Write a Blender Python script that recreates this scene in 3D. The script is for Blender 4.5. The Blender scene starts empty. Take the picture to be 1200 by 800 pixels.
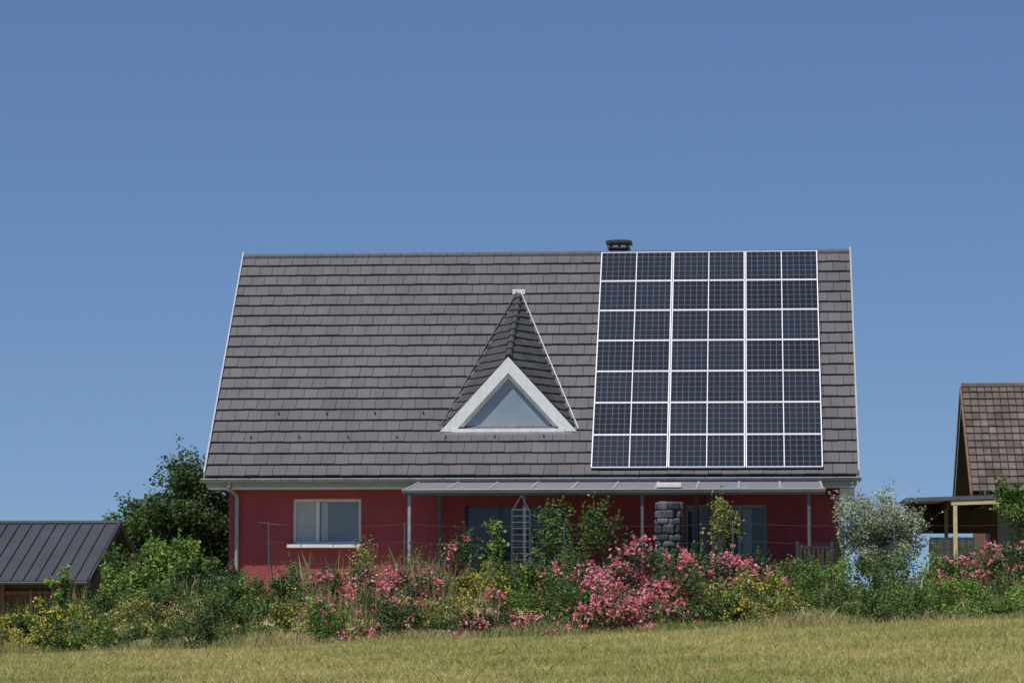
import bpy, bmesh, math, random
import numpy as np
from mathutils import Vector, Matrix
random.seed(7); RNG=np.random.default_rng(11)
S=bpy.context.scene
S.view_settings.view_transform='Standard'; S.view_settings.look='None'; S.view_settings.exposure=0

# ------------------------------------------------------------------ materials
def mat(name,col,rough=.7,var=.15,scale=3.0,bump=0.0,bscale=40.0,metal=0.0,spec=.5,stretch=(1,1,1),attr=False,col2=None,streak=None):
    m=bpy.data.materials.new(name); m.use_nodes=True
    nt=m.node_tree; N=nt.nodes; L=nt.links; b=N['Principled BSDF']
    b.inputs['Roughness'].default_value=rough; b.inputs['Metallic'].default_value=metal
    b.inputs['Specular IOR Level'].default_value=spec
    tc=N.new('ShaderNodeTexCoord'); mp=N.new('ShaderNodeMapping'); mp.inputs['Scale'].default_value=stretch
    L.new(tc.outputs['Object'],mp.inputs['Vector'])
    nz=N.new('ShaderNodeTexNoise'); nz.inputs['Scale'].default_value=scale; nz.inputs['Detail'].default_value=6
    L.new(mp.outputs['Vector'],nz.inputs['Vector'])
    rp=N.new('ShaderNodeValToRGB'); rp.color_ramp.elements[0].position=.3; rp.color_ramp.elements[1].position=.7
    c2=col2 if col2 else [min(1,c*(1+var)) for c in col]
    c1=col if col2 else [c*(1-var) for c in col]
    rp.color_ramp.elements[0].color=(*c1,1); rp.color_ramp.elements[1].color=(*c2,1)
    L.new(nz.outputs['Fac'],rp.inputs['Fac']); out=rp.outputs['Color']
    if attr:
        at=N.new('ShaderNodeAttribute'); at.attribute_name='Col'
        mx=N.new('ShaderNodeMix'); mx.data_type='RGBA'; mx.blend_type='MULTIPLY'; mx.inputs[0].default_value=1
        L.new(out,mx.inputs[6]); L.new(at.outputs['Color'],mx.inputs[7]); out=mx.outputs[2]
    if streak:
        m2=N.new('ShaderNodeMapping'); m2.inputs['Scale'].default_value=streak[0]; L.new(tc.outputs['Object'],m2.inputs['Vector'])
        n3=N.new('ShaderNodeTexNoise'); n3.inputs['Scale'].default_value=1; n3.inputs['Detail'].default_value=5; L.new(m2.outputs[0],n3.inputs['Vector'])
        r3=N.new('ShaderNodeValToRGB'); r3.color_ramp.elements[0].position=.35; r3.color_ramp.elements[1].position=.7
        lo,hi=streak[1]; r3.color_ramp.elements[0].color=(*lo,1); r3.color_ramp.elements[1].color=(*hi,1); L.new(n3.outputs['Fac'],r3.inputs['Fac'])
        m3=N.new('ShaderNodeMix'); m3.data_type='RGBA'; m3.blend_type='MULTIPLY'; m3.inputs[0].default_value=1
        L.new(out,m3.inputs[6]); L.new(r3.outputs['Color'],m3.inputs[7]); out=m3.outputs[2]
    L.new(out,b.inputs['Base Color'])
    if bump>0:
        n2=N.new('ShaderNodeTexNoise'); n2.inputs['Scale'].default_value=bscale; n2.inputs['Detail'].default_value=4
        L.new(mp.outputs['Vector'],n2.inputs['Vector'])
        bp=N.new('ShaderNodeBump'); bp.inputs['Strength'].default_value=bump; bp.inputs['Distance'].default_value=.02
        L.new(n2.outputs['Fac'],bp.inputs['Height']); L.new(bp.outputs['Normal'],b.inputs['Normal'])
    return m

def leafmat(name,trans=.3,rough=.6):
    m=bpy.data.materials.new(name); m.use_nodes=True
    nt=m.node_tree; N=nt.nodes; L=nt.links; b=N['Principled BSDF']
    at=N.new('ShaderNodeAttribute'); at.attribute_name='Col'
    b.inputs['Roughness'].default_value=rough; b.inputs['Specular IOR Level'].default_value=.25
    L.new(at.outputs['Color'],b.inputs['Base Color'])
    t=N.new('ShaderNodeBsdfTranslucent'); L.new(at.outputs['Color'],t.inputs['Color'])
    mx=N.new('ShaderNodeMixShader'); mx.inputs[0].default_value=trans
    L.new(b.outputs[0],mx.inputs[1]); L.new(t.outputs[0],mx.inputs[2])
    L.new(mx.outputs[0],N['Material Output'].inputs['Surface'])
    return m

M_wall=mat('red_render',(.325,.058,.074),.9,.10,1.2,.25,60,streak=((3,3,.5),((.88,.88,.9),(1.08,1.1,1.1))))
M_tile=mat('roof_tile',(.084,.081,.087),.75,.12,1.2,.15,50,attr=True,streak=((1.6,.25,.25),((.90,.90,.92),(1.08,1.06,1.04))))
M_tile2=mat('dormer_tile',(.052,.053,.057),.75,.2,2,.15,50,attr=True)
M_tile3=mat('old_brown_tile',(.100,.078,.066),.85,.3,2,.2,40,attr=True)
M_deck=mat('roof_deck',(.03,.03,.03),.9)
M_white=mat('white_paint',(.76,.76,.75),.5,.05,4,streak=((9,9,.8),((.90,.90,.88),(1,1,1))))
M_zinc=mat('zinc',(.33,.35,.37),.5,.14,4,metal=.2)
M_verge=mat('verge_metal',(.30,.31,.33),.55,.12,4)
M_dzinc=mat('dark_steel',(.10,.11,.125),.5,.15,4)
M_alu=mat('panel_frame',(.66,.67,.68),.45,.05,4)
M_dark=mat('dark_metal',(.03,.03,.032),.6,.2,5)
M_glass=mat('window_glass',(.11,.145,.18),.08,.3,.9,col2=(.21,.25,.29))  # opaque; the grey-blue sky reflection is painted into the base colour
M_glass_d=mat('door_glass',(.010,.012,.014),.06,.3,1.2,col2=(.022,.027,.032))
M_curt=mat('window_curtain',(.42,.45,.48),.8,.12,3,stretch=(6,1,.3))
M_dormglass=mat('dormer_glass',(.20,.26,.31),.15,.1,1.1,col2=(.28,.34,.38))  # opaque pane, reflected sky put in as bluish-grey base colour
M_wood=mat('brown_wood',(.10,.060,.040),.85,.35,3,.3,30,stretch=(8,8,.6))
M_wood2=mat('orange_wood',(.17,.085,.045),.8,.3,3,.3,30,stretch=(6,6,.6))
M_yel=mat('yellow_timber',(.55,.47,.26),.7,.15,3)
M_plaster=mat('pale_render',(.42,.45,.47),.9,.1,2)
M_stone=mat('dark_stone',(.052,.058,.070),.75,.45,6,.6,25,attr=True)
M_bark=mat('bark',(.10,.075,.055),.9,.3,8,.5,20)
M_seam=mat('seam_metal',(.032,.037,.047),.65,.2,1.0,metal=.05)
M_patio=mat('patio_slab',(.24,.22,.20),.85,.15,3)
M_leaf=leafmat('leaf',.32); M_petal=leafmat('petal',.35,.7); M_blade=leafmat('grass_blade',.35,.7)
M_ground=mat('grassy_soil',(.22,.205,.08),.95,.3,.8,.5,12,col2=(.31,.27,.115))

M_poly=bpy.data.materials.new('roof_sheet'); M_poly.use_nodes=True
_n=M_poly.node_tree.nodes; _l=M_poly.node_tree.links; _b=_n['Principled BSDF']
_b.inputs['Base Color'].default_value=(.22,.215,.235,1); _b.inputs['Roughness'].default_value=.35
_t=_n.new('ShaderNodeBsdfTransparent'); _t.inputs[0].default_value=(.7,.72,.75,1)
_x=_n.new('ShaderNodeMixShader'); _x.inputs[0].default_value=.08
_l.new(_b.outputs[0],_x.inputs[1]); _l.new(_t.outputs[0],_x.inputs[2]); _l.new(_x.outputs[0],_n['Material Output'].inputs['Surface'])

def solar_mat():
    m=bpy.data.materials.new('solar_cells'); m.use_nodes=True
    nt=m.node_tree; N=nt.nodes; L=nt.links; b=N['Principled BSDF']
    uv=N.new('ShaderNodeUVMap'); sp=N.new('ShaderNodeSeparateXYZ'); L.new(uv.outputs[0],sp.inputs[0])
    def M(op,a,v=None):
        n=N.new('ShaderNodeMath'); n.operation=op
        L.new(a,n.inputs[0])
        if v is not None:
            if hasattr(v,'links'): L.new(v,n.inputs[1])
            else: n.inputs[1].default_value=v
        return n.outputs[0]
    def lines(s,n,w):
        f=M('FRACT',M('MULTIPLY',s,n)); d=M('ABSOLUTE',M('SUBTRACT',f,.5)); return M('GREATER_THAN',d,.5-w)
    lu=lines(sp.outputs[0],12,.045); lv=lines(sp.outputs[1],6,.04)
    g=M('MAXIMUM',lu,lv)
    oi=N.new('ShaderNodeAttribute'); oi.attribute_name='Col'
    mx=N.new('ShaderNodeMix'); mx.data_type='RGBA'; L.new(M('MULTIPLY',g,.75),mx.inputs[0])
    L.new(oi.outputs['Color'],mx.inputs[6]); mx.inputs[7].default_value=(.13,.137,.155,1)
    L.new(mx.outputs[2],b.inputs['Base Color']); b.inputs['Roughness'].default_value=.18
    return m
M_solar=solar_mat()

# ------------------------------------------------------------------ mesh helpers
def link(o,parent=None):
    S.collection.objects.link(o)
    if parent: o.parent=parent
    return o
def empty(name):
    e=bpy.data.objects.new(name,None); S.collection.objects.link(e); return e
def mesh(name,v,f,m,parent=None,cols=None,smooth=False):
    me=bpy.data.meshes.new(name)
    v=np.asarray(v,dtype=float)
    me.from_pydata(v.tolist(),[],f.tolist() if hasattr(f,'tolist') else f)
    me.materials.append(m)
    if cols is not None:
        ca=me.color_attributes.new('Col','FLOAT_COLOR','POINT')
        c=np.ones((len(v),4),dtype=np.float32); c[:,:3]=cols; ca.data.foreach_set('color',c.ravel())
    if smooth: me.polygons.foreach_set('use_smooth',[True]*len(me.polygons))
    me.update()
    return link(bpy.data.objects.new(name,me),parent)
BF=[(0,3,2,1),(4,5,6,7),(0,1,5,4),(1,2,6,5),(2,3,7,6),(3,0,4,7)]
def boxv(x0,x1,y0,y1,z0,z1):
    return [(x0,y0,z0),(x1,y0,z0),(x1,y1,z0),(x0,y1,z0),(x0,y0,z1),(x1,y0,z1),(x1,y1,z1),(x0,y1,z1)]
def boxes(name,L,m,parent=None,bevel=0):
    v=[];f=[]
    for b in L:
        k=len(v); v+=boxv(*b); f+=[tuple(i+k for i in q) for q in BF]
    o=mesh(name,v,f,m,parent)
    if bevel:
        bv=o.modifiers.new('bevel','BEVEL'); bv.width=bevel; bv.segments=2
    return o
def box(name,x0,x1,y0,y1,z0,z1,m,parent=None,bevel=0): return boxes(name,[(x0,x1,y0,y1,z0,z1)],m,parent,bevel)
def extrude(name,poly,axis,a,b,m,parent=None):
    n=len(poly); P=(lambda p,t:(t,p[0],p[1])) if axis=='x' else (lambda p,t:(p[0],t,p[1]))
    v=[P(p,a) for p in poly]+[P(p,b) for p in poly]
    f=[tuple(range(n)),tuple(range(2*n-1,n-1,-1))]+[(i,(i+1)%n,(i+1)%n+n,i+n) for i in range(n)]
    o=mesh(name,v,f,m,parent)
    bm=bmesh.new(); bm.from_mesh(o.data); bmesh.ops.recalc_face_normals(bm,faces=bm.faces); bm.to_mesh(o.data); bm.free()
    return o
def tubes(name,segs,m,parent=None,n=8):
    v=[];f=[]
    for p0,p1,r0,r1 in segs:
        p0=Vector(p0);p1=Vector(p1);d=(p1-p0).normalized()
        a=d.orthogonal().normalized(); b=d.cross(a); k=len(v)
        for p,r in((p0,r0),(p1,r1)):
            for i in range(n):
                t=2*math.pi*i/n; v.append(tuple(p+(a*math.cos(t)+b*math.sin(t))*r))
        f+=[(k+i,k+(i+1)%n,k+n+(i+1)%n,k+n+i) for i in range(n)]
        f+=[tuple(k+i for i in range(n-1,-1,-1)),tuple(k+n+i for i in range(n))]
    return mesh(name,v,f,m,parent,smooth=False)
def tiles(name,O,U,V,N,ulen,vlen,tw,gauge,th,m,parent=None,skip=None,cvar=.12,stag=.5,gap=.004):
    O,U,V,N=map(Vector,(O,U,V,N)); v=[];f=[];c=[]
    rows=int(round(vlen/gauge)); gauge=vlen/rows
    for i in range(rows):
        off=-tw*stag*(i%2); nu=int(ulen/tw)+2
        rowc=1+random.uniform(-.03,.03)
        for j in range(nu):
            a=max(0,off+j*tw+gap); b=min(ulen,off+(j+1)*tw-gap)
            if b-a<.03: continue
            v0=i*gauge+random.uniform(-.008,.008); v1=min(vlen,(i+1)*gauge+.05)
            if skip and skip(O+U*(a+b)/2+V*(v0+v1)/2): continue
            j1=random.uniform(-.004,.006)
            k=len(v); lo=th*1.05+j1
            for (uu,vv,nn) in((a,v0,lo),(b,v0,lo),(b,v1,.002),(a,v1,.002),(a,v0,lo+th),(b,v0,lo+th),(b,v1,.002+th),(a,v1,.002+th)):
                v.append(tuple(O+U*uu+V*vv+N*nn))
            f+=[tuple(x+k for x in q) for q in BF]
            g=rowc*(1+random.gauss(0,cvar)); w=random.uniform(-.02,.02)
            if random.random()<.03: g*=.85
            c+=[(g*(1+w),g,g*(1-w))]*8
    return mesh(name,v,f,m,parent,cols=np.array(c))

# ------------------------------------------------------------------ terrain
def sst(a,b,x):
    t=np.clip((x-a)/(b-a),0,1); return t*t*(3-2*t)
def H(x,y):
    x=np.asarray(x,float); y=np.asarray(y,float); D=y+75
    xc=np.clip(x,-30,14)
    zb=-.83+.038*xc
    near=-1.62+(zb+1.62)*np.clip(D/63,-1,1)
    hz=-1.05+.90*sst(-18.5,-13.2,x)
    t=sst(63,70.5,D)
    z=near*(1-t)+hz*t
    z=z+.03*np.sin(x*.9+y*.35)*np.cos(y*.6-x*.2)*(1-sst(70,72,D))
    return z
def Hf(x,y): return float(H(x,y))
def ground():
    xs=np.concatenate([[-3000,-1000,-400,-150,-80,-50],np.arange(-36,20,.8),[24,35,60,120,300,1000,3000]])
    ys=np.concatenate([[-2000,-500,-200,-120],np.arange(-80,-12,2.),np.arange(-12,-2,.5),[0,4,8,14,25,60,150,400,1000,4000]])
    X,Y=np.meshgrid(xs,ys); Z=H(X,Y); nx=len(xs)
    v=np.stack([X.ravel(),Y.ravel(),Z.ravel()],1)
    f=[(j*nx+i,j*nx+i+1,(j+1)*nx+i+1,(j+1)*nx+i) for j in range(len(ys)-1) for i in range(nx-1)]
    mesh('ground',v,f,M_ground,smooth=True)
ground()

# ------------------------------------------------------------------ main house
house=empty('red_house')
X0,X1=-13.64,2.38
k=6.03/5.5; sl=math.hypot(5.5,6.03)
V=(0,5.5/sl,6.03/sl); Nn=(0,-6.03/sl,5.5/sl)
def roofz(y): return 2.73+k*y
extrude('roof_deck',[(0,2.72),(5.5,8.75),(11,2.72),(11,2.52),(5.5,8.52),(0,2.52)],'x',X0+.03,X1-.03,M_deck,house)
DX=-6.215; YF=1.05; TOPY=4.46
def in_dormer(p):
    if p.y<YF+.25 or p.y>TOPY: return False
    return abs(p.x-DX)<(TOPY-p.y)/(TOPY-YF)*1.69-.25
tiles('roof_tiles',(X0,0,2.73),(1,0,0),V,Nn,X1-X0,sl,.335,.39,.052,M_tile,house,skip=in_dormer,cvar=.045,gap=.005)
tiles('roof_tiles_back',(X1,11,2.73),(-1,0,0),(0,-V[1],V[2]),(0,-Nn[1],Nn[2]),X1-X0,sl,.335,.39,.052,M_tile,house,cvar=.045,gap=.005)
def whiten(o,val): o.data.color_attributes.new('Col','FLOAT_COLOR','POINT').data.foreach_set('color',[val]*(len(o.data.vertices)*4))
segs=[];xx=X0
while xx<X1-.01:
    e=min(X1,xx+.42); segs.append(((xx,5.5,8.775),(e-.008,5.5,8.775),.10,.108)); xx=e
whiten(tubes('ridge_caps',segs,M_tile,house,12),.85)
for nm,a,b in(('verge_left',X0-.04,X0-.002),('verge_right',X1+.002,X1+.04)):
    extrude(nm,[(-.02,2.58),(-.06,2.88),(5.5,8.94),(11.06,2.88),(11.02,2.58),(5.5,8.60)],'x',a,b,M_verge,house)
box('fascia',X0+.03,X1-.03,-.03,-.004,2.5,2.70,M_zinc,house)
box('soffit',X0+.06,X1-.06,0,.597,2.46,2.515,M_white,house)
def gutter(name,x0,x1,y,z,r,m,par):
    v=[];f=[];n=10
    for rr in(r,r-.008):
        for x in(x0,x1):
            for i in range(n+1):
                t=math.pi+math.pi*i/n; v.append((x,y+rr*math.cos(t),z+rr*math.sin(t)))
    w=n+1
    for i in range(n):
        f.append((i,i+1,w+i+1,w+i)); f.append((2*w+i,3*w+i,3*w+i+1,2*w+i+1))
    f.append((0,w,3*w,2*w)); f.append((n,2*w+n,3*w+n,w+n))
    mesh(name,v,f,m,par)
    tubes(name+'_bead',[((x0,y-r,z),(x1,y-r,z),.012,.012)],m,par,6)
    for x in(x0,x1):
        vv=[(x,y+r*math.cos(math.pi+math.pi*i/n),z+r*math.sin(math.pi+math.pi*i/n)) for i in range(n+1)]
        mesh(name+'_end',vv,[tuple(range(n+1))],m,par)
gutter('gutter',X0-.08,X1+.08,-.11,2.70,.085,M_zinc,house)
boxes('gutter_brackets',[(u,u+.025,-.205,-.197,2.62,2.715) for u in np.arange(X0+.3,X1,.8)],M_dzinc,house)
WX0,WX1=-13.14,1.93
ops=[(-11.54,-9.84,1.11,2.23),(-7.25,-4.75,-.06,2.06),(-1.82,.17,-.06,2.06)]
def wall(name,x0,x1,z0,z1,y0,y1,ops,m,par):
    L=[];x=x0
    for a,b,c,d in sorted(ops):
        L.append((x,a,y0,y1,z0,z1)); 
        if c>z0: L.append((a,b,y0,y1,z0,c))
        L.append((a,b,y0,y1,d,z1)); x=b
    L.append((x,x1,y0,y1,z0,z1)); boxes(name,L,m,par)
wall('front_wall',WX0,WX1,-.5,3.05,.6,.9,ops,M_wall,house)
extrude('gable_wall_left',[(.903,-.5),(10.4,-.5),(10.4,3.05),(5.5,8.46),(.903,3.4)],'x',WX0,WX0+.3,M_wall,house)
extrude('gable_wall_right',[(.903,-.5),(10.4,-.5),(10.4,3.05),(5.5,8.46),(.903,3.4)],'x',WX1-.3,WX1,M_wall,house)
box('back_wall',WX0+.302,WX1-.302,10.1,10.4,-.5,3.05,M_wall,house)
box('room_back',WX0+.31,WX1-.31,3.0,3.1,-.4,3.0,M_dark,house)
box('eave_box',WX1+.01,X1-.08,.25,.62,2.1,2.45,M_white,house)
box('corner_pipe_box',WX1+.01,WX1+.12,.63,.73,-.1,2.3,M_zinc,house)
def win(name,x0,x1,z0,z1,y,splits,fw,panes,par,mf=M_white,sill=True):
    g=empty(name); g.parent=par
    L=[(x0,x1,y,y+.06,z0,z0+fw),(x0,x1,y,y+.06,z1-fw,z1)]
    xs=[x0]+splits+[x1]
    L.append((x0,x0+fw,y,y+.06,z0+fw,z1-fw)); L.append((x1-fw,x1,y,y+.06,z0+fw,z1-fw))
    for s in splits: L.append((s-fw*.7,s+fw*.7,y-.004,y+.06,z0+fw,z1-fw))
    boxes('frame',L,mf,g)
    for i,pm in enumerate(panes):
        box('pane_%d'%i,xs[i]+fw*.8,xs[i+1]-fw*.8,y+.03,y+.04,z0+fw*.8,z1-fw*.8,pm,g)
    if sill: box('sill',x0-.12,x1+.02,y-.26,y+.02,z0-.09,z0-.003,M_white,g,.01)
    return g
win('window',-11.54,-9.84,1.11,2.23,.66,[-10.93],.065,[M_curt,M_glass],house)
box('curtain_strip',-10.84,-10.68,.684,.688,1.2,2.15,M_curt,house)
win('terrace_door',-7.25,-4.75,-.06,2.06,.75,[-6.4,-5.6],.06,[M_glass_d]*3,house,M_dzinc,False)
win('sliding_door',-1.82,.17,-.06,2.06,.75,[-1.15,-.5],.06,[M_glass_d,M_glass_d,M_glass_d],house,M_zinc,False)
box('door_curtain',-1.05,-.92,.744,.748,.1,2.0,M_curt,house)
box('door_curtain_b',-.42,-.2,.744,.748,.1,1.95,M_glass,house)
x=-12.93
tubes('downpipe',[((x-.1,-.1,2.64),(x-.1,-.1,2.50),.045,.045),((x-.1,-.1,2.50),(x,.5,2.30),.045,.045),((x,.5,2.32),(x,.5,-.2),.05,.05)]+[((x,.5,z),(x,.5,z+.03),.058,.058) for z in(.3,1.3,2.1)],M_zinc,house,12)
hk=[]
for vv in(1.3,2.15):
    u=X0+1.0+(.6 if vv>2 else 0)
    while u<-4.6:
        y=vv*V[1]; z=2.73+vv*V[2]
        if not(abs(u-DX)<1.9 and y>1.0): hk.append((u-.015,u+.015,y-.11,y-.06,z+.06,z+.12))
        u+=1.22
boxes('snow_hooks',hk,M_dark,house)
ch=empty('chimney'); ch.parent=house
box('stack',-3.93,-3.43,5.9,6.4,7.9,8.98,M_dark,ch,.01)
box('collar',-3.98,-3.38,5.85,6.45,8.985,9.03,M_dzinc,ch,.008)
boxes('cap_legs',[(a,a+.05,b,b+.05,9.032,9.13) for a in(-3.92,-3.7,-3.49) for b in(5.92,6.33)],M_dark,ch)
extrude('cap',[(-4.02,9.12),(-3.68,9.135),(-3.34,9.12),(-3.34,9.19),(-3.5,9.215),(-3.86,9.215),(-4.02,9.19)],'y',5.8,6.5,M_dark,ch)

# dormer
dm=empty('triangular_dormer'); dm.parent=house
A=Vector((DX,YF,5.71)); T=Vector((DX,TOPY,roofz(TOPY)))
for sgn,nm in((-1,'dormer_roof_left'),(1,'dormer_roof_right')):
    B=Vector((DX+sgn*1.69,YF,roofz(YF)))
    n=(T-A).cross(B-A).normalized()
    if n.z<0: n=-n
    h=n.cross(Vector((0,0,1))).normalized(); 
    if h.y<0: h=-h
    s=n.cross(h).normalized()
    if s.z<0: s=-s
    mesh(nm+'_deck',[tuple(A+n*-.005),tuple(B+n*-.005),tuple(T+n*-.005)],[(0,1,2)],M_deck,dm)
    U=h if h.cross(s).dot(n)>0 else -h
    O2=A+(-h*3 if U==h else h*6)-s*3.285
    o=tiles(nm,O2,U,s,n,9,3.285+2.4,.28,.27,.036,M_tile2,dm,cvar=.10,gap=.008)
    bm=bmesh.new(); bm.from_mesh(o.data)
    for co,no in((Vector((DX+sgn*.02,0,0)),Vector((-sgn,0,0))),(Vector((0,0,2.74)),Vector((0,k,-1)).normalized()),(Vector((0,YF-.02,0)),Vector((0,-1,0)))):
        g=bm.verts[:]+bm.edges[:]+bm.faces[:]
        bmesh.ops.bisect_plane(bm,geom=g,plane_co=co,plane_no=no,clear_outer=True)
    bm.to_mesh(o.data); bm.free()
    e0=B+Vector((sgn*.05,.02,.06)); e1=T+Vector((sgn*.03,0,.10))
    off=Vector((0,Nn[1],Nn[2]))*.06
    tubes(nm+'_valley',[(e0+off,e1+off,.020,.016)],M_zinc if sgn>0 else M_dark,dm,6)
seg=[];nseg=10
for i in range(nseg):
    p=A.lerp(T,i/nseg); q=A.lerp(T,(i+1.08)/nseg); p=p+Vector((0,0,.045)); q=q+Vector((0,0,.03)); seg.append((p,q,.095,.07))
whiten(tubes('dormer_ridge',seg,M_tile2,dm,10),.9)
box('ridge_end_cap',DX-.17,DX+.17,TOPY-.1,TOPY+.12,T.z+.02,T.z+.15,M_alu,dm,.01)
za=5.76;zt=3.90
y0,y1=.95,1.06
extrude('bargeboard_left',[(DX,za),(DX,za-.40),(DX-1.34,zt),(DX-1.71,zt)],'y',y0,y1,M_white,dm)
extrude('bargeboard_right',[(DX,za),(DX+1.71,zt),(DX+1.34,zt),(DX,za-.40)],'y',y0,y1,M_white,dm)
extrude('frame_left',[(DX,za-.403),(DX,za-.53),(DX-1.12,zt+.12),(DX-1.23,zt+.12)],'y',1.03,1.13,M_white,dm)
extrude('frame_right',[(DX,za-.403),(DX+1.23,zt+.12),(DX+1.12,zt+.12),(DX,za-.53)],'y',1.03,1.13,M_white,dm)
extrude('pane',[(DX,za-.45),(DX+1.25,zt+.08),(DX-1.25,zt+.08)],'y',1.10,1.12,M_dormglass,dm)
box('pane_rail',DX-1.05,DX+1.05,1.085,1.098,zt+.13,zt+.17,M_zinc,dm)
box('sill',DX-1.40,DX+1.40,.93,1.14,zt-.01,zt+.075,M_white,dm)
box('flashing',DX-1.6,DX+1.6,.90,.93,zt-.12,zt-.015,M_zinc,dm)

# ------------------------------------------------------------------ solar array
sa=empty('solar_panel_array'); sa.parent=house
Vv=Vector(V); Nv=Vector(Nn); Uv=Vector((1,0,0))
PX0,PX1=-4.12,1.545; pw=(PX1-PX0)/3; ph=1.135; v00=.16
O=Vector((0,0,2.73))
def P(u,v,n): return tuple(O+Uv*u+Vv*v+Nv*n)
cv=[];cf=[];cc=[];fv=[];ff=[]
def fbox(u0,u1,v0,v1,n0,n1):
    kk=len(fv)
    for n in(n0,n1):
        for u,v in((u0,v0),(u1,v0),(u1,v1),(u0,v1)): fv.append(P(u,v,n))
    ff.extend([tuple(i+kk for i in q) for q in BF])
uvs=[]
for i in range(3):
    for j in range(7):
        a=PX0+i*pw+.008; b=PX0+(i+1)*pw-.008; c=v00+j*ph+.005; d=v00+(j+1)*ph-.005
        fw=.021; n0,n1=.13,.170
        fbox(a,b,c,c+fw,n0,n1); fbox(a,b,d-fw,d,n0,n1); fbox(a,a+fw+.006,c+fw,d-fw,n0,n1); fbox(b-fw-.006,b,c+fw,d-fw,n0,n1)
        m_=(a+b)/2
        fbox(m_-.011,m_+.011,c+fw,d-fw,n0+.02,.1645)
        kk=len(cv)
        for u,v in((a+.01,c+.01),(b-.01,c+.01),(b-.01,d-.01),(a+.01,d-.01)): cv.append(P(u,v,.163))
        cf.append((kk,kk+1,kk+2,kk+3)); t=random.uniform(.75,1.3); cc+=[(.011*t,.014*t,.022*t)]*4
        uvs+=[(0,0),(1,0),(1,1),(0,1)]
mesh('frames',fv,ff,M_alu,sa)
o=mesh('cells',cv,cf,M_solar,sa,cols=np.array(cc))
ul=o.data.uv_layers.new(name='UVMap')
for i,u in enumerate(uvs): ul.data[i].uv=u
fv=[];ff=[]
for j in range(8): fbox(PX0+.05,PX1-.05,v00+.2+j*1.08,v00+.24+j*1.08,.108,.128)
fbox(PX0+.02,PX1-.02,v00-.0,v00+.03,.107,.127)
mesh('rails',fv,ff,M_dark,sa)

# ------------------------------------------------------------------ terrace roof
pg=empty('terrace_canopy')
PXa,PXb=-8.33,1.48; yf=-3.0; zf_=2.33; yb=-.22
extrude('roof_sheets',[(yf,zf_),(yb,2.585),(yb,2.60),(yf,zf_+.015)],'x',PXa,PXb,M_poly,pg)
nr=10
for i in range(nr+1):
    xx=PXa+.02+(PXb-PXa-.04)*i/nr
    extrude('rafter_%d'%i,[(yf,zf_-.09),(yb,2.50),(yb,2.583),(yf,zf_-.002)],'x',xx-.03,xx+.03,M_dzinc,pg)
    extrude('cover_strip_%d'%i,[(yf,zf_+.016),(yb,2.601),(yb,2.616),(yf,zf_+.031)],'x',xx-.025,xx+.025,M_zinc,pg)
box('front_beam',PXa-.04,PXb+.04,yf-.12,yf-.005,zf_-.13,zf_-.03,M_dzinc,pg,.005)
gutter('canopy_gutter',PXa-.05,PXb+.05,yf-.19,zf_-.005,.045,M_zinc,pg)
box('wall_beam',PXa,PXb,yb+.01,.598,2.38,2.455,M_dzinc,pg)
for i,xx in enumerate((-8.22,-5.5,-2.74,1.14)):
    box('post_%d'%i,xx-.035,xx+.035,yf-.10,yf-.03,Hf(xx,yf)-.2,zf_-.132,M_dzinc if i else M_zinc,pg,.004)
for i,xx in enumerate((-7.85,-1.55,-1.25)):
    box('rear_post_%d'%i,xx-.04,xx+.04,.2,.28,-.2,2.379,M_dzinc,pg,.004)
box('terrace',-8.6,1.9,-3.6,.595,-.35,-.09,M_patio)

# stone pillar : stacked rings of rounded dark cobbles
bm=bmesh.new(); cl=bm.verts.layers.float_color.new('Col'); zz=-.3; row=0
while zz<1.98:
    hgt=random.uniform(.15,.22)
    for i in range(6):
        t=2*math.pi*(i+.5*(row%2))/6+random.uniform(-.15,.15); g=random.uniform(.6,1.8)
        M4=Matrix.Translation((-2.10+.23*math.cos(t),-3.5+.23*math.sin(t),zz+hgt/2))@Matrix.Rotation(t,4,'Z')@Matrix.Diagonal((.12,.155,hgt*.54,1))
        r=bmesh.ops.create_cube(bm,size=1.75,matrix=M4)
        for vtx in r['verts']:
            vtx.co+=Vector((random.gauss(0,.012),random.gauss(0,.012),random.gauss(0,.01))); vtx[cl]=(g,g,g,1)
    zz+=hgt*.93; row+=1
me=bpy.data.meshes.new('stone_pillar'); bm.to_mesh(me); bm.free(); me.materials.append(M_stone)
pil=link(bpy.data.objects.new('stone_pillar',me)); bv=pil.modifiers.new('b','BEVEL'); bv.width=.05; bv.segments=4
tubes('core',[((-2.1,-3.5,-.4),(-2.1,-3.5,2.0),.24,.24)],M_dark,pil,12)
box('white_block',-2.40,-1.82,-3.13,-2.75,2.37,2.48,M_white,pg,.01)  # plain white block added at the canopy's front edge, purpose unknown

# obelisk trellis
tr=empty('garden_trellis'); tx,ty=-5.35,-6.0; tz=Hf(tx,ty); sg=[]
cs=[(-.2,-.2),(.2,-.2),(.2,.2),(-.2,.2)]
for a,b in cs: sg.append(((tx+a,ty+b,tz-.1),(tx+a,ty+b,1.75),.008,.008)); sg.append(((tx+a,ty+b,1.75),(tx,ty,2.1),.007,.007))
z=.1
while z<1.8:
    for i in range(4):
        a=cs[i];b=cs[(i+1)%4]; sg.append(((tx+a[0],ty+a[1],z),(tx+b[0],ty+b[1],z),.0045,.0045))
    z+=.14
tubes('bars',sg,M_dzinc,tr,5)

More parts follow.
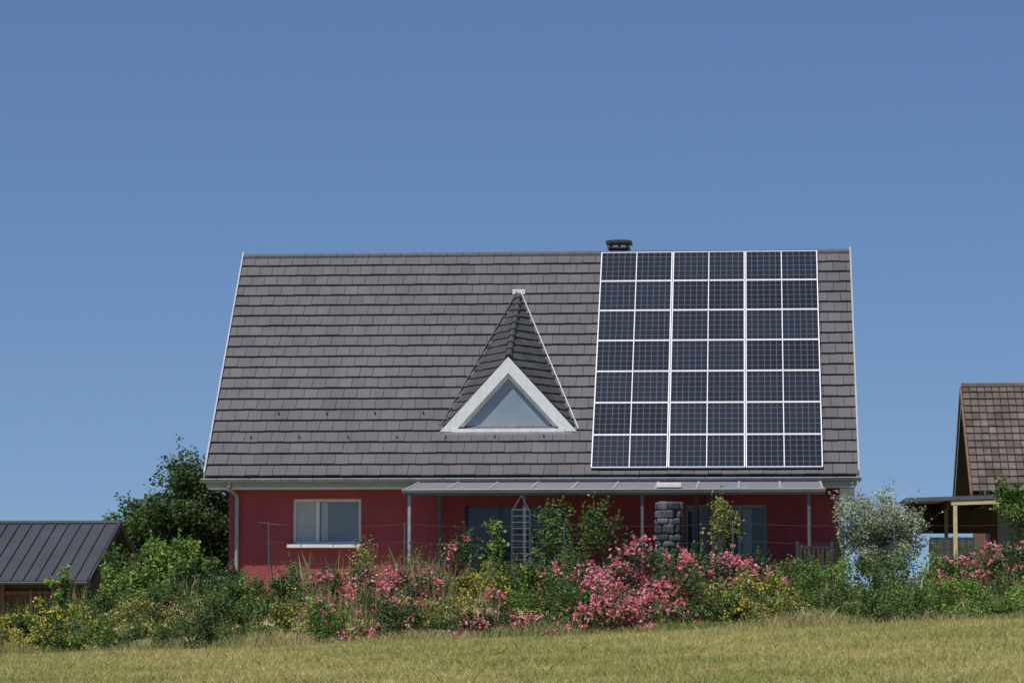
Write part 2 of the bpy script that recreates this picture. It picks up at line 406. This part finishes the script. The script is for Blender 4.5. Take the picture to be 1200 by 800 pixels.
fn=empty('wire_fence'); sg=[]; px=[-11.2,-8.1,-4.4,-.6,3.0,6.4,9.5]; fy=-5.2
pz=[Hf(a,fy) for a in px]
for a,b in zip(px,pz): sg.append(((a,fy,b-.2),(a+random.uniform(-.04,.04),fy,b+1.7),.014,.014))
tubes('posts',sg,M_dzinc,fn,6); sg=[]
for i in range(len(px)-1):
    for hh in(1.65,1.25,.8):
        prev=None
        for t in np.linspace(0,1,7):
            p=(px[i]+(px[i+1]-px[i])*t,fy,pz[i]+(pz[i+1]-pz[i])*t+hh-.06*math.sin(math.pi*t))
            if prev: sg.append((prev,p,.003,.003))
            prev=p
tubes('wires',sg,M_dzinc,fn,4)

gt=empty('garden_gate'); gx,gy=1.25,-3.9
boxes('rails',[(gx-.35,gx+.35,gy,gy+.04,z,z+.05) for z in(.1,.45,.95)],M_dark,gt)
boxes('slats',[(gx-.35+i*.1,gx-.29+i*.1,gy-.022,gy-.002,-.1,1.0) for i in range(7)],M_dark,gt)
boxes('posts',[(gx-.43,gx-.36,gy,gy+.07,-.3,1.1),(gx+.36,gx+.43,gy,gy+.07,-.3,1.1)],M_dark,gt)
wp=empty('clothes_pole'); tubes('pole',[((-11.35,-3.5,-.3),(-11.5,-3.5,1.55),.018,.016),((-11.75,-3.5,1.56),(-11.2,-3.5,1.50),.012,.012)],M_dark,wp,6)
tb=empty('garden_table')
box('top',-7.1,-5.6,-1.9,-1.1,.62,.66,M_wood2,tb,.008)
boxes('legs',[(a,a+.06,b,b+.06,-.09,.618) for a in(-7.05,-5.71) for b in(-1.85,-1.21)],M_wood2,tb)

# ------------------------------------------------------------------ wooden shed (left)
sh=empty('wooden_shed'); sx=-15.44
sl0=(-5.0,.20); rg=(-1.6,1.59); bk=(1.8,.20)
extrude('roof',[sl0,rg,bk,(bk[0],bk[1]-.10),(rg[0],rg[1]-.10),(sl0[0],sl0[1]-.10)],'x',-25.5,sx,M_seam,sh)
i=0; xx=sx-.03
while xx>-25.4:
    for nm,a,b in(('f',sl0,rg),('b',bk,rg)):
        extrude('seam_%s%d'%(nm,i),[(a[0],a[1]+.002),(b[0],b[1]+.002),(b[0],b[1]+.04),(a[0],a[1]+.04)],'x',xx-.012,xx+.012,M_seam,sh)
    xx-=.30;i+=1
tubes('ridge_cap',[((-25.5,-1.6,1.60),(sx,-1.6,1.60),.06,.06)],M_seam,sh)
extrude('verge',[(-5.02,.06),(-1.6,1.47),(1.82,.06),(1.82,.23),(-1.6,1.64),(-5.02,.23)],'x',sx+.002,sx+.05,M_dark,sh)
gutter('shed_gutter',-25.5,sx,-5.06,.16,.05,M_dzinc,sh)
extrude('gable',[(-4.5,-1.6),(1.3,-1.6),(1.3,.29),(-1.6,1.47),(-4.5,.29)],'x',-16.15,-16.0,M_wood,sh)
L=[];x_=-25
while x_<-16.16: L.append((x_,x_+.14,-4.5,-4.46+random.uniform(0,.008),-1.6,.28)); x_+=.15
boxes('front_planks',L,M_wood,sh)
boxes('posts',[(a,a+.1,-4.6,-4.505,-1.6,.22) for a in(-24,-21.5,-19.2,-17.6,-16.25)]+[(-25,-16,-4.58,-4.505,-.12,-.04)],M_wood2,sh)
box('shed_window',-18.9,-17.9,-4.52,-4.505,-.75,-.2,M_glass_d,sh)

# ------------------------------------------------------------------ neighbour house (right)
nb=empty('neighbour_house'); nx=5.74
extrude('roof_deck',[(9,2.57),(13,5.70),(17,2.57),(17,2.42),(13,5.53),(9,2.42)],'x',nx+.02,19,M_deck,nb)
s2=math.hypot(4,3.13); V2=(0,4/s2,3.13/s2); N2=(0,-3.13/s2,4/s2)
tiles('roof_tiles',(nx,9,2.59),(1,0,0),V2,N2,13.2,s2,.21,.33,.045,M_tile3,nb,cvar=.16,gap=.012,stag=0)
tiles('roof_tiles_back',(19,17,2.59),(-1,0,0),(0,-V2[1],V2[2]),(0,-N2[1],N2[2]),13.2,s2,.21,.33,.045,M_tile3,nb,cvar=.16,gap=.012,stag=0)
tubes('ridge',[((nx,13,5.74),(19,13,5.74),.11,.11)],M_bark,nb,8)
extrude('verge_board',[(8.96,2.36),(13,5.50),(17.04,2.36),(17.04,2.62),(13,5.76),(8.96,2.62)],'x',nx-.05,nx-.003,M_wood2,nb)
extrude('gable',[(9.6,-.4),(16.4,-.4),(16.4,2.9),(13,5.5),(9.6,2.9)],'x',6.25,6.45,M_wood2,nb)
box('front_wall',6.452,18.5,9.6,9.8,-.4,2.85,M_plaster,nb)
boxes('door',[(8,9,9.55,9.597,-.1,2.0)],M_wood,nb)
cp=empty('carport')
extrude('roof',[(3.75,2.24),(12,2.50),(12,2.60),(3.75,2.34)],'y',4.6,9.0,M_dzinc,cp)
extrude('underside_beam',[(4.9,2.15),(12,2.37),(12,2.47),(4.9,2.25)],'y',4.62,4.74,M_yel,cp)
boxes('posts',[(4.95,5.05,4.62,4.72,-.4,2.14),(9.0,9.1,4.62,4.72,-.4,2.26),(4.95,5.05,8.5,8.6,-.4,2.25)],M_yel,cp)
box('dark_opening_panel',3.95,6.2,8.7,8.8,1.5,2.28,M_wood,cp)  # dark brown panel added to stand for the shaded opening behind
boxes('beams',[(3.9+i*.9,3.98+i*.9,4.8,8.9,2.05+i*.028,2.22+i*.028) for i in range(8)],M_wood,cp)
tk=empty('water_container')
box('body',4.45,5.6,6.2,7.1,.25,1.35,M_plaster,tk,.06)
boxes('cage',[(4.43+i*.19,4.45+i*.19,6.16,6.185,-.1,1.38) for i in range(7)]+[(4.43,5.6,6.14,6.158,z,z+.025) for z in(.3,.65,1.0,1.33)],M_zinc,tk)
box('pallet',4.4,5.65,6.15,7.15,-.15,.2,M_wood,tk)

# ------------------------------------------------------------------ vegetation
def nrm(a): return a/np.maximum(1e-9,np.linalg.norm(a,axis=1,keepdims=True))
def leaves(C,size,col,up=.55,asp=.55,sv=.35):
    n=len(C); nn=nrm(RNG.normal(size=(n,3))+np.array([0,-.3,up])); a=nrm(np.cross(nn,nrm(RNG.normal(size=(n,3))))); b=np.cross(nn,a)
    s=(size*(1+RNG.uniform(-sv,sv,n)))[:,None]
    v=np.stack([C-a*s,C-b*s*asp,C+a*s,C+b*s*asp],1).reshape(-1,3)
    f=np.arange(4*n).reshape(n,4); return v,f,np.repeat(col,4,axis=0)
def join(parts):
    V_=[];F=[];C=[];k_=0
    for v,f,c in parts: V_.append(v);F+= (f+k_).tolist();C.append(c);k_+=len(v)
    return np.concatenate(V_),F,np.concatenate(C)
GR={'dark':(.050,.088,.026),'green':(.085,.145,.034),'light':(.155,.245,.050),'olive':(.27,.31,.21),'yellowish':(.23,.24,.068),'rose':(.075,.120,.038)}
PINK=[(.85,.25,.33),(.74,.15,.23),(.88,.44,.49),(.86,.33,.40)]
YEL=[(.78,.60,.05),(.80,.66,.12)]
RED=[(.60,.03,.06)]
def colmix(n,base,var=.28):
    b=np.array(base); t=1+RNG.normal(0,var,n); t=np.clip(t,.35,2.2)[:,None]; h=RNG.uniform(-.18,.18,(n,1))
    return np.clip(b*t*np.concatenate([1+h,np.ones((n,1)),1-h],1),.004,.9)
def bush(name,x,y,rx,ztop,kind,flow=None,nf=0,dens=1.0,leaf=.036,base=None,ry=None):
    zb=Hf(x,y)-.1 if base is None else base
    h=ztop-zb; ry=ry or rx*.8
    nc=int(14+14*rx*max(h,.6)); parts=[]; CC=[];RR=[]
    for i in range(nc):
        th=random.uniform(0,2*math.pi); rr=math.sqrt(random.random())*.92; zz=random.uniform(.05,.92)
        w=math.sqrt(max(.12,1-(zz*.95)**3)); rad=random.uniform(.13,.27)*min(1.3,max(.7,h))
        top=1+random.uniform(-.15,.12)
        CC.append((x+rr*w*rx*math.cos(th),y+rr*w*ry*math.sin(th),zb+zz*h*top-rad*.4)); RR.append(rad)
    CC=np.array(CC);RR=np.array(RR)
    n=int(3000*dens*max(.5,rx)*max(.5,min(1.6,h))); ci=RNG.integers(0,nc,n)
    d=nrm(RNG.normal(size=(n,3)))*(RNG.random(n)**.45*1.2)[:,None]
    P_=CC[ci]+d*RR[ci][:,None]; tint=RNG.uniform(.5,1.55,nc)[ci][:,None]
    col=np.clip(colmix(n,GR[kind])*tint,.004,.8)
    parts.append(leaves(P_,leaf,col))
    for i in range(int(18*rx)):
        j=random.randrange(nc); p=CC[j]+np.array([0,0,RR[j]*.6]); d_=np.array([random.gauss(0,.35),random.gauss(0,.3),1.]); L_=random.uniform(.15,.42)*min(1,h)
        t=np.linspace(0,1,14)[:,None]; pts=p+d_*t*L_+RNG.normal(0,.015,(14,3))
        parts.append(leaves(pts,leaf*.75,colmix(14,np.array(GR[kind])*1.25)))
    v,f,c=join(parts); o=mesh(name,v,f,M_leaf,None,cols=c)
    tubes('stems',[((x+random.uniform(-.1,.1),y+random.uniform(-.1,.1),zb-.05),tuple(CC[j]),.014,.005) for j in range(0,nc,2)],M_bark,o,5)
    if nf:
        pal=np.array(flow); npts=[]
        sprays=random.sample(range(nc),max(3,int(nc*.55)))
        while len(npts)<nf:
            j=random.choice(sprays); dv=np.array([random.gauss(0,1),random.gauss(-.9,.7),random.gauss(.45,.8)]); dv/=np.linalg.norm(dv)
            c0=CC[j]+dv*RR[j]*1.22
            if c0[1]>y+ry*.3: continue
            for _ in range(random.randint(2,8)): npts.append(c0+np.array([random.gauss(0,.07),random.gauss(0,.05),random.gauss(0,.06)]))
        npts=np.array(npts); nn=len(npts)
        base_=pal[RNG.integers(0,len(pal),nn)]*RNG.uniform(.8,1.1,(nn,1))
        ps=[]; sz=.030 if flow is not YEL else .020
        for q_ in range(4):
            ps.append(leaves(npts+RNG.normal(0,sz*.45,(nn,3)),sz,np.clip(base_*RNG.uniform(.8,1.15,(nn,1)),0,.9),up=.3,asp=.85,sv=.25))
        v,f,c=join(ps); mesh('blossoms',v,f,M_petal,o,cols=c)
    return o
def tree(name,x,y,crown,rx,ry,rz,kind,n,leaf,nc=34,zb=None,trunk=.09,cr=(.3,.55)):
    zb=Hf(x,y) if zb is None else zb
    CC=[];RR=[]
    for i in range(nc):
        d=np.array([random.gauss(0,1),random.gauss(0,1),random.gauss(0,1)]); d/=np.linalg.norm(d); r=random.random()**.45
        CC.append((x+d[0]*rx*r*.85,y+d[1]*ry*r*.85,crown+d[2]*rz*r*.85)); RR.append(random.uniform(*cr)*min(rx,rz)*.75)
    CC=np.array(CC);RR=np.array(RR); ci=RNG.integers(0,nc,n)
    P_=CC[ci]+nrm(RNG.normal(size=(n,3)))*(RNG.random(n)**.5*1.15)[:,None]*RR[ci][:,None]*np.array([1.1,1.1,.85])
    col=np.clip(colmix(n,GR[kind])*RNG.uniform(.55,1.5,nc)[ci][:,None],.004,.8)
    parts=[leaves(P_,leaf,col)]
    for i in range(nc*2):
        j=random.randrange(nc); out=(CC[j]-np.array([x,y,crown])); out=out/(np.linalg.norm(out)+1e-6); d_=out+np.array([random.gauss(0,.3),random.gauss(0,.3),random.gauss(.2,.3)])
        t=np.linspace(.4,1,14)[:,None]; parts.append(leaves(CC[j]+d_*t*RR[j]*1.5+RNG.normal(0,.04,(14,3)),leaf*.9,colmix(14,np.array(GR[kind])*1.2)))
    v,f,c=join(parts); o=mesh(name,v,f,M_leaf,None,cols=c)
    sg=[]; top=Vector((x+.08,y,crown)); b0_=Vector((x,y,zb-.2)); prev=b0_
    for i in range(1,6):
        p=b0_.lerp(top,i/5)+Vector((random.uniform(-.06,.06),random.uniform(-.06,.06),0)); sg.append((prev,p,trunk*(1-.15*(i-1)),trunk*(1-.15*i))); prev=p
    for j in range(nc):
        s_=sg[random.randint(2,4)][1]; c_=Vector(CC[j]); m_=s_.lerp(c_,.5)+Vector((0,0,.1)); sg.append((s_,m_,trunk*.35,trunk*.22)); sg.append((m_,c_,trunk*.22,trunk*.08))
    tubes('trunk_and_limbs',sg,M_bark,o,6); return o

tree('leafy_tree',-15.35,8.5,1.85,1.55,1.5,1.85,'dark',26000,.058,nc=70,zb=-1)
tree('leafy_tree',-16.8,9.5,1.6,1.2,1.2,1.4,'green',10000,.055,nc=36,zb=-.8)
tree('leafy_tree',-14.5,10.5,1.2,1.1,1.1,1.5,'dark',9000,.055,nc=34,zb=-.6)
tree('olive_tree',2.65,-2.2,1.30,1.2,.95,1.0,'olive',20000,.034,nc=50,trunk=.06)
tree('young_tree',6.6,2.5,1.9,.75,.7,1.3,'green',3500,.05,nc=22,trunk=.04)
tree('sapling',-15.3,-8.2,.05,.28,.25,.75,'light',420,.045,nc=12,trunk=.02)

B=bush
B('green_shrub',-14.6,-4.2,.95,.85,'green',dens=1.3,leaf=.05)
B('green_shrub',-13.6,-4.4,1.0,1.12,'light',dens=1.3,leaf=.055)
B('green_shrub',-12.95,-5.2,.75,.75,'green',dens=1.2,leaf=.05)
B('green_shrub',-14.3,-6.0,.9,.45,'light',dens=1.2,leaf=.045)
mid=[(-17.5,-9,.9,-.5,'yellowish',YEL,30),(-16.4,-9,.8,-.45,'yellowish',YEL,60),(-15.4,-8.7,.8,-.3,'green',YEL,110),(-14.6,-8.2,.8,0,'green',None,0),
(-13.7,-8,.85,.12,'green',None,0),(-12.8,-8,.8,.12,'green',None,0),(-11.9,-8,.8,.22,'dark',YEL,50),(-11.1,-7.8,.75,.25,'green',None,0),(-10.2,-7.6,.75,.32,'dark',YEL,20),
(-9.5,-7.2,.75,.45,'green',PINK,200),(-8.6,-7.4,.8,.55,'rose',PINK,480),(-7.7,-7.4,.7,.42,'rose',PINK,300),(-7.0,-7,.6,.5,'green',YEL,60),(-6.2,-7,.8,.60,'yellowish',YEL,260),
(-5.3,-7,.7,.68,'green',YEL,40),(-4.5,-7.2,.7,.72,'green',PINK,90),(-3.6,-7.8,.75,.78,'rose',PINK,380),(-2.75,-8.4,.8,.95,'rose',PINK,720),(-1.85,-8.4,.8,.82,'rose',PINK,640),
(-.95,-7.8,.75,.72,'rose',PINK,260),(-.1,-7.4,.75,.72,'rose',PINK,420),(.8,-6.5,.75,.68,'green',None,0),(1.7,-6.3,.8,.75,'light',None,0),(2.6,-6.2,.8,.76,'green',None,0),
(3.5,-6.2,.8,.82,'light',None,0),(4.4,-6.2,.8,.90,'green',PINK,130),(5.3,-6.2,.8,1.05,'rose',PINK,420),(6.2,-6.2,.8,1.0,'rose',PINK,330),(7.2,-6.2,.8,.8,'green',None,0),(8.3,-6.2,.9,.8,'green',None,0),(9.6,-6.2,1,.8,'dark',None,0)]
for (x,y,r,zt_,kd,fl,nf) in mid:
    B('rose_bush' if fl is PINK else ('yellow_flower_bush' if nf else 'green_shrub'),x,y,r,zt_,kd,fl,nf,dens=1.1)
def ftab(x,y,zt_,front):
    fl=None;nf=0;kd=random.choice(['green','dark','green','yellowish','light'])
    if -9.8<x<-6.9 and random.random()<.5: fl,nf=PINK,110
    if -6.6<x<-5.2: fl,nf=PINK,110
    if -4.8<x<-.7:
        if random.random()<.8: fl,nf=PINK,random.choice([90,220,420])
        kd=random.choice(['rose','green'])
    if -16<x<-14 or -.7<x<.4: fl,nf=YEL,130
    if x>.5: kd=random.choice(['green','light','green'])
    B('rose_bush' if fl is PINK else ('yellow_flower_bush' if nf else 'low_shrub'),x,y,random.uniform(.5,.85),zt_,kd,fl,nf,dens=1.15,leaf=.034)
x=-18.5
while x<9.5:
    y=-9.5+random.uniform(-.3,.3); ftab(x,y,Hf(x,y)+random.uniform(.65,1.05)+(.08 if x>-5 else 0),False); x+=.85
x=-18.3
while x<9.5:
    y=-11.2+random.uniform(-.45,.4); ftab(x,y,Hf(x,y)+random.uniform(.36,.84),True); x+=.72
B('tall_weed_clump',-9.2,-4.6,.5,1.15,'yellowish',dens=.6,leaf=.03)
B('rose_bush',-6.95,-4.4,.4,1.5,'rose',RED+PINK,50,dens=.6)
B('broadleaf_plant',-6.15,-4.3,.38,1.6,'light',dens=.4,leaf=.06)
B('climbing_vine',-3.75,-3.4,.6,2.1,'green',dens=.42,leaf=.045,base=.9)
B('climbing_vine',-4.85,-3.4,.6,2.05,'green',dens=.45,leaf=.045,base=.7)
B('climbing_vine',-.85,-3.5,.36,2.15,'yellowish',dens=.3,leaf=.045,base=.6)
B('green_shrub',-4.3,-4.5,.6,.98,'green',dens=.7)
B('green_shrub',-7.9,-4.6,.5,.98,'green',dens=.6)
B('green_shrub',-1.3,-4.6,.7,.85,'green',dens=.7)
B('green_shrub',-2.2,-5,.6,1.05,'green',dens=.7)
B('green_shrub',-12.1,-5,.55,.5,'dark',dens=.9)
B('green_shrub',-10.6,-5,.6,.55,'green',dens=.8)

def blades(name,X,Y,h,w,cols,lean=.35):
    n=len(X); Z=H(X,Y); th=RNG.uniform(0,2*np.pi,n); lx=RNG.normal(0,lean,n)*h; ly=RNG.normal(0,lean,n)*h
    b=np.stack([X,Y,Z-.02],1); s=np.stack([np.cos(th)*w,np.sin(th)*w,np.zeros(n)],1)
    m_=b+np.stack([lx*.35,ly*.35,h*.6],1); t=b+np.stack([lx,ly,h],1)
    v=np.stack([b-s,b+s,m_+s*.8,t,m_-s*.8],1).reshape(-1,3)
    f=np.arange(5*n).reshape(n,5); return mesh(name,v,f,M_blade,None,cols=np.repeat(cols,5,axis=0))
def grasscol(X,Y,n,a,b,sp=.25):
    t=.5+.20*np.sin(X*.7+Y*.21)+.16*np.sin(X*1.9-Y*.8+1)+.15*np.sin(Y*1.3+np.sin(X*.5)*2)+.12*np.sin(X*4.3+Y*2.1)+RNG.normal(0,sp,n)
    t=np.clip(t,0,1)[:,None]; c=np.array(a)*(1-t)+np.array(b)*t; return np.clip(c*RNG.uniform(.75,1.25,(n,1)),.01,.8)
n=260000
D_=RNG.uniform(34,64.2,n); X_=RNG.uniform(-.27,.10,n)*D_+RNG.uniform(-1.5,1.5,n)
hh=RNG.uniform(.05,.13,n)*(1+.6*(RNG.random(n)<.03))*(1+.3*np.sin(X_*1.3+D_*.9)*np.sin(D_*1.7-X_*.4))
blades('meadow_grass',X_,D_-75,hh,RNG.uniform(.0025,.006,n),grasscol(X_,D_,n,(.58,.49,.21),(.31,.35,.105)),.5)
n=22000
X_=RNG.uniform(-19,10,n); Y_=RNG.normal(-11.7,.38,n)
hh=RNG.uniform(.10,.42,n)*(.8+.4*np.sin(X_*1.7)*np.sin(X_*.6+1))
blades('tall_verge_grass',X_,Y_,hh,RNG.uniform(.003,.006,n),grasscol(X_,Y_,n,(.60,.48,.26),(.22,.29,.08),.35),.35)
n=18000
X_=RNG.uniform(-18,10,n); Y_=RNG.uniform(-11,-4.3,n); cl=(np.sin(X_*2.3+Y_)+np.sin(X_*5.1)*.6+RNG.normal(0,.6,n))>.45; X_=X_[cl];Y_=Y_[cl];n=len(X_)
hh=RNG.uniform(.35,.95,n)*np.where((X_<-6.5)&(X_>-10.5),1.35,.9)
blades('wild_grass',X_,Y_,hh,RNG.uniform(.003,.006,n),grasscol(X_,Y_,n,(.58,.43,.27),(.20,.26,.08),.4),.18)

# ------------------------------------------------------------------ light, sky, camera
EL,AZ=65,215
e,a=math.radians(EL),math.radians(AZ)
sd=Vector((math.sin(a)*math.cos(e),math.cos(a)*math.cos(e),math.sin(e)))
sun=bpy.data.lights.new('sun','SUN'); sun.energy=5.0; sun.angle=math.radians(.53); sun.color=(1,.955,.89)
so=link(bpy.data.objects.new('sun',sun)); so.rotation_euler=sd.to_track_quat('Z','Y').to_euler(); so.location=(-30,-60,60)
w=bpy.data.worlds.new('World'); S.world=w; w.use_nodes=True; N=w.node_tree.nodes; L=w.node_tree.links
sk=N.new('ShaderNodeTexSky'); sk.sky_type='NISHITA'; sk.sun_disc=False; sk.sun_elevation=e; sk.sun_rotation=a
sk.air_density=1.0; sk.dust_density=.25; sk.ozone_density=3.0; sk.altitude=250
tc=N.new('ShaderNodeTexCoord'); ad=N.new('ShaderNodeVectorMath'); ad.operation='ADD'; ad.inputs[1].default_value=(0,0,.125)
nm=N.new('ShaderNodeVectorMath'); nm.operation='NORMALIZE'
L.new(tc.outputs['Generated'],ad.inputs[0]); L.new(ad.outputs[0],nm.inputs[0]); L.new(nm.outputs[0],sk.inputs['Vector'])
hs=N.new('ShaderNodeHueSaturation'); hs.inputs['Hue'].default_value=.508; hs.inputs['Saturation'].default_value=1.13; L.new(sk.outputs[0],hs.inputs['Color'])
bg=N['Background']; bg.inputs['Strength'].default_value=.096; L.new(hs.outputs[0],bg.inputs['Color'])

cam=bpy.data.cameras.new('camera'); co=link(bpy.data.objects.new('camera',cam)); S.camera=co
cam.sensor_width=36; cam.lens=108; cam.clip_end=6000; cam.clip_start=.5
co.location=(0,-75,0); co.rotation_euler=(math.radians(90+4.607),0,math.radians(4.607))
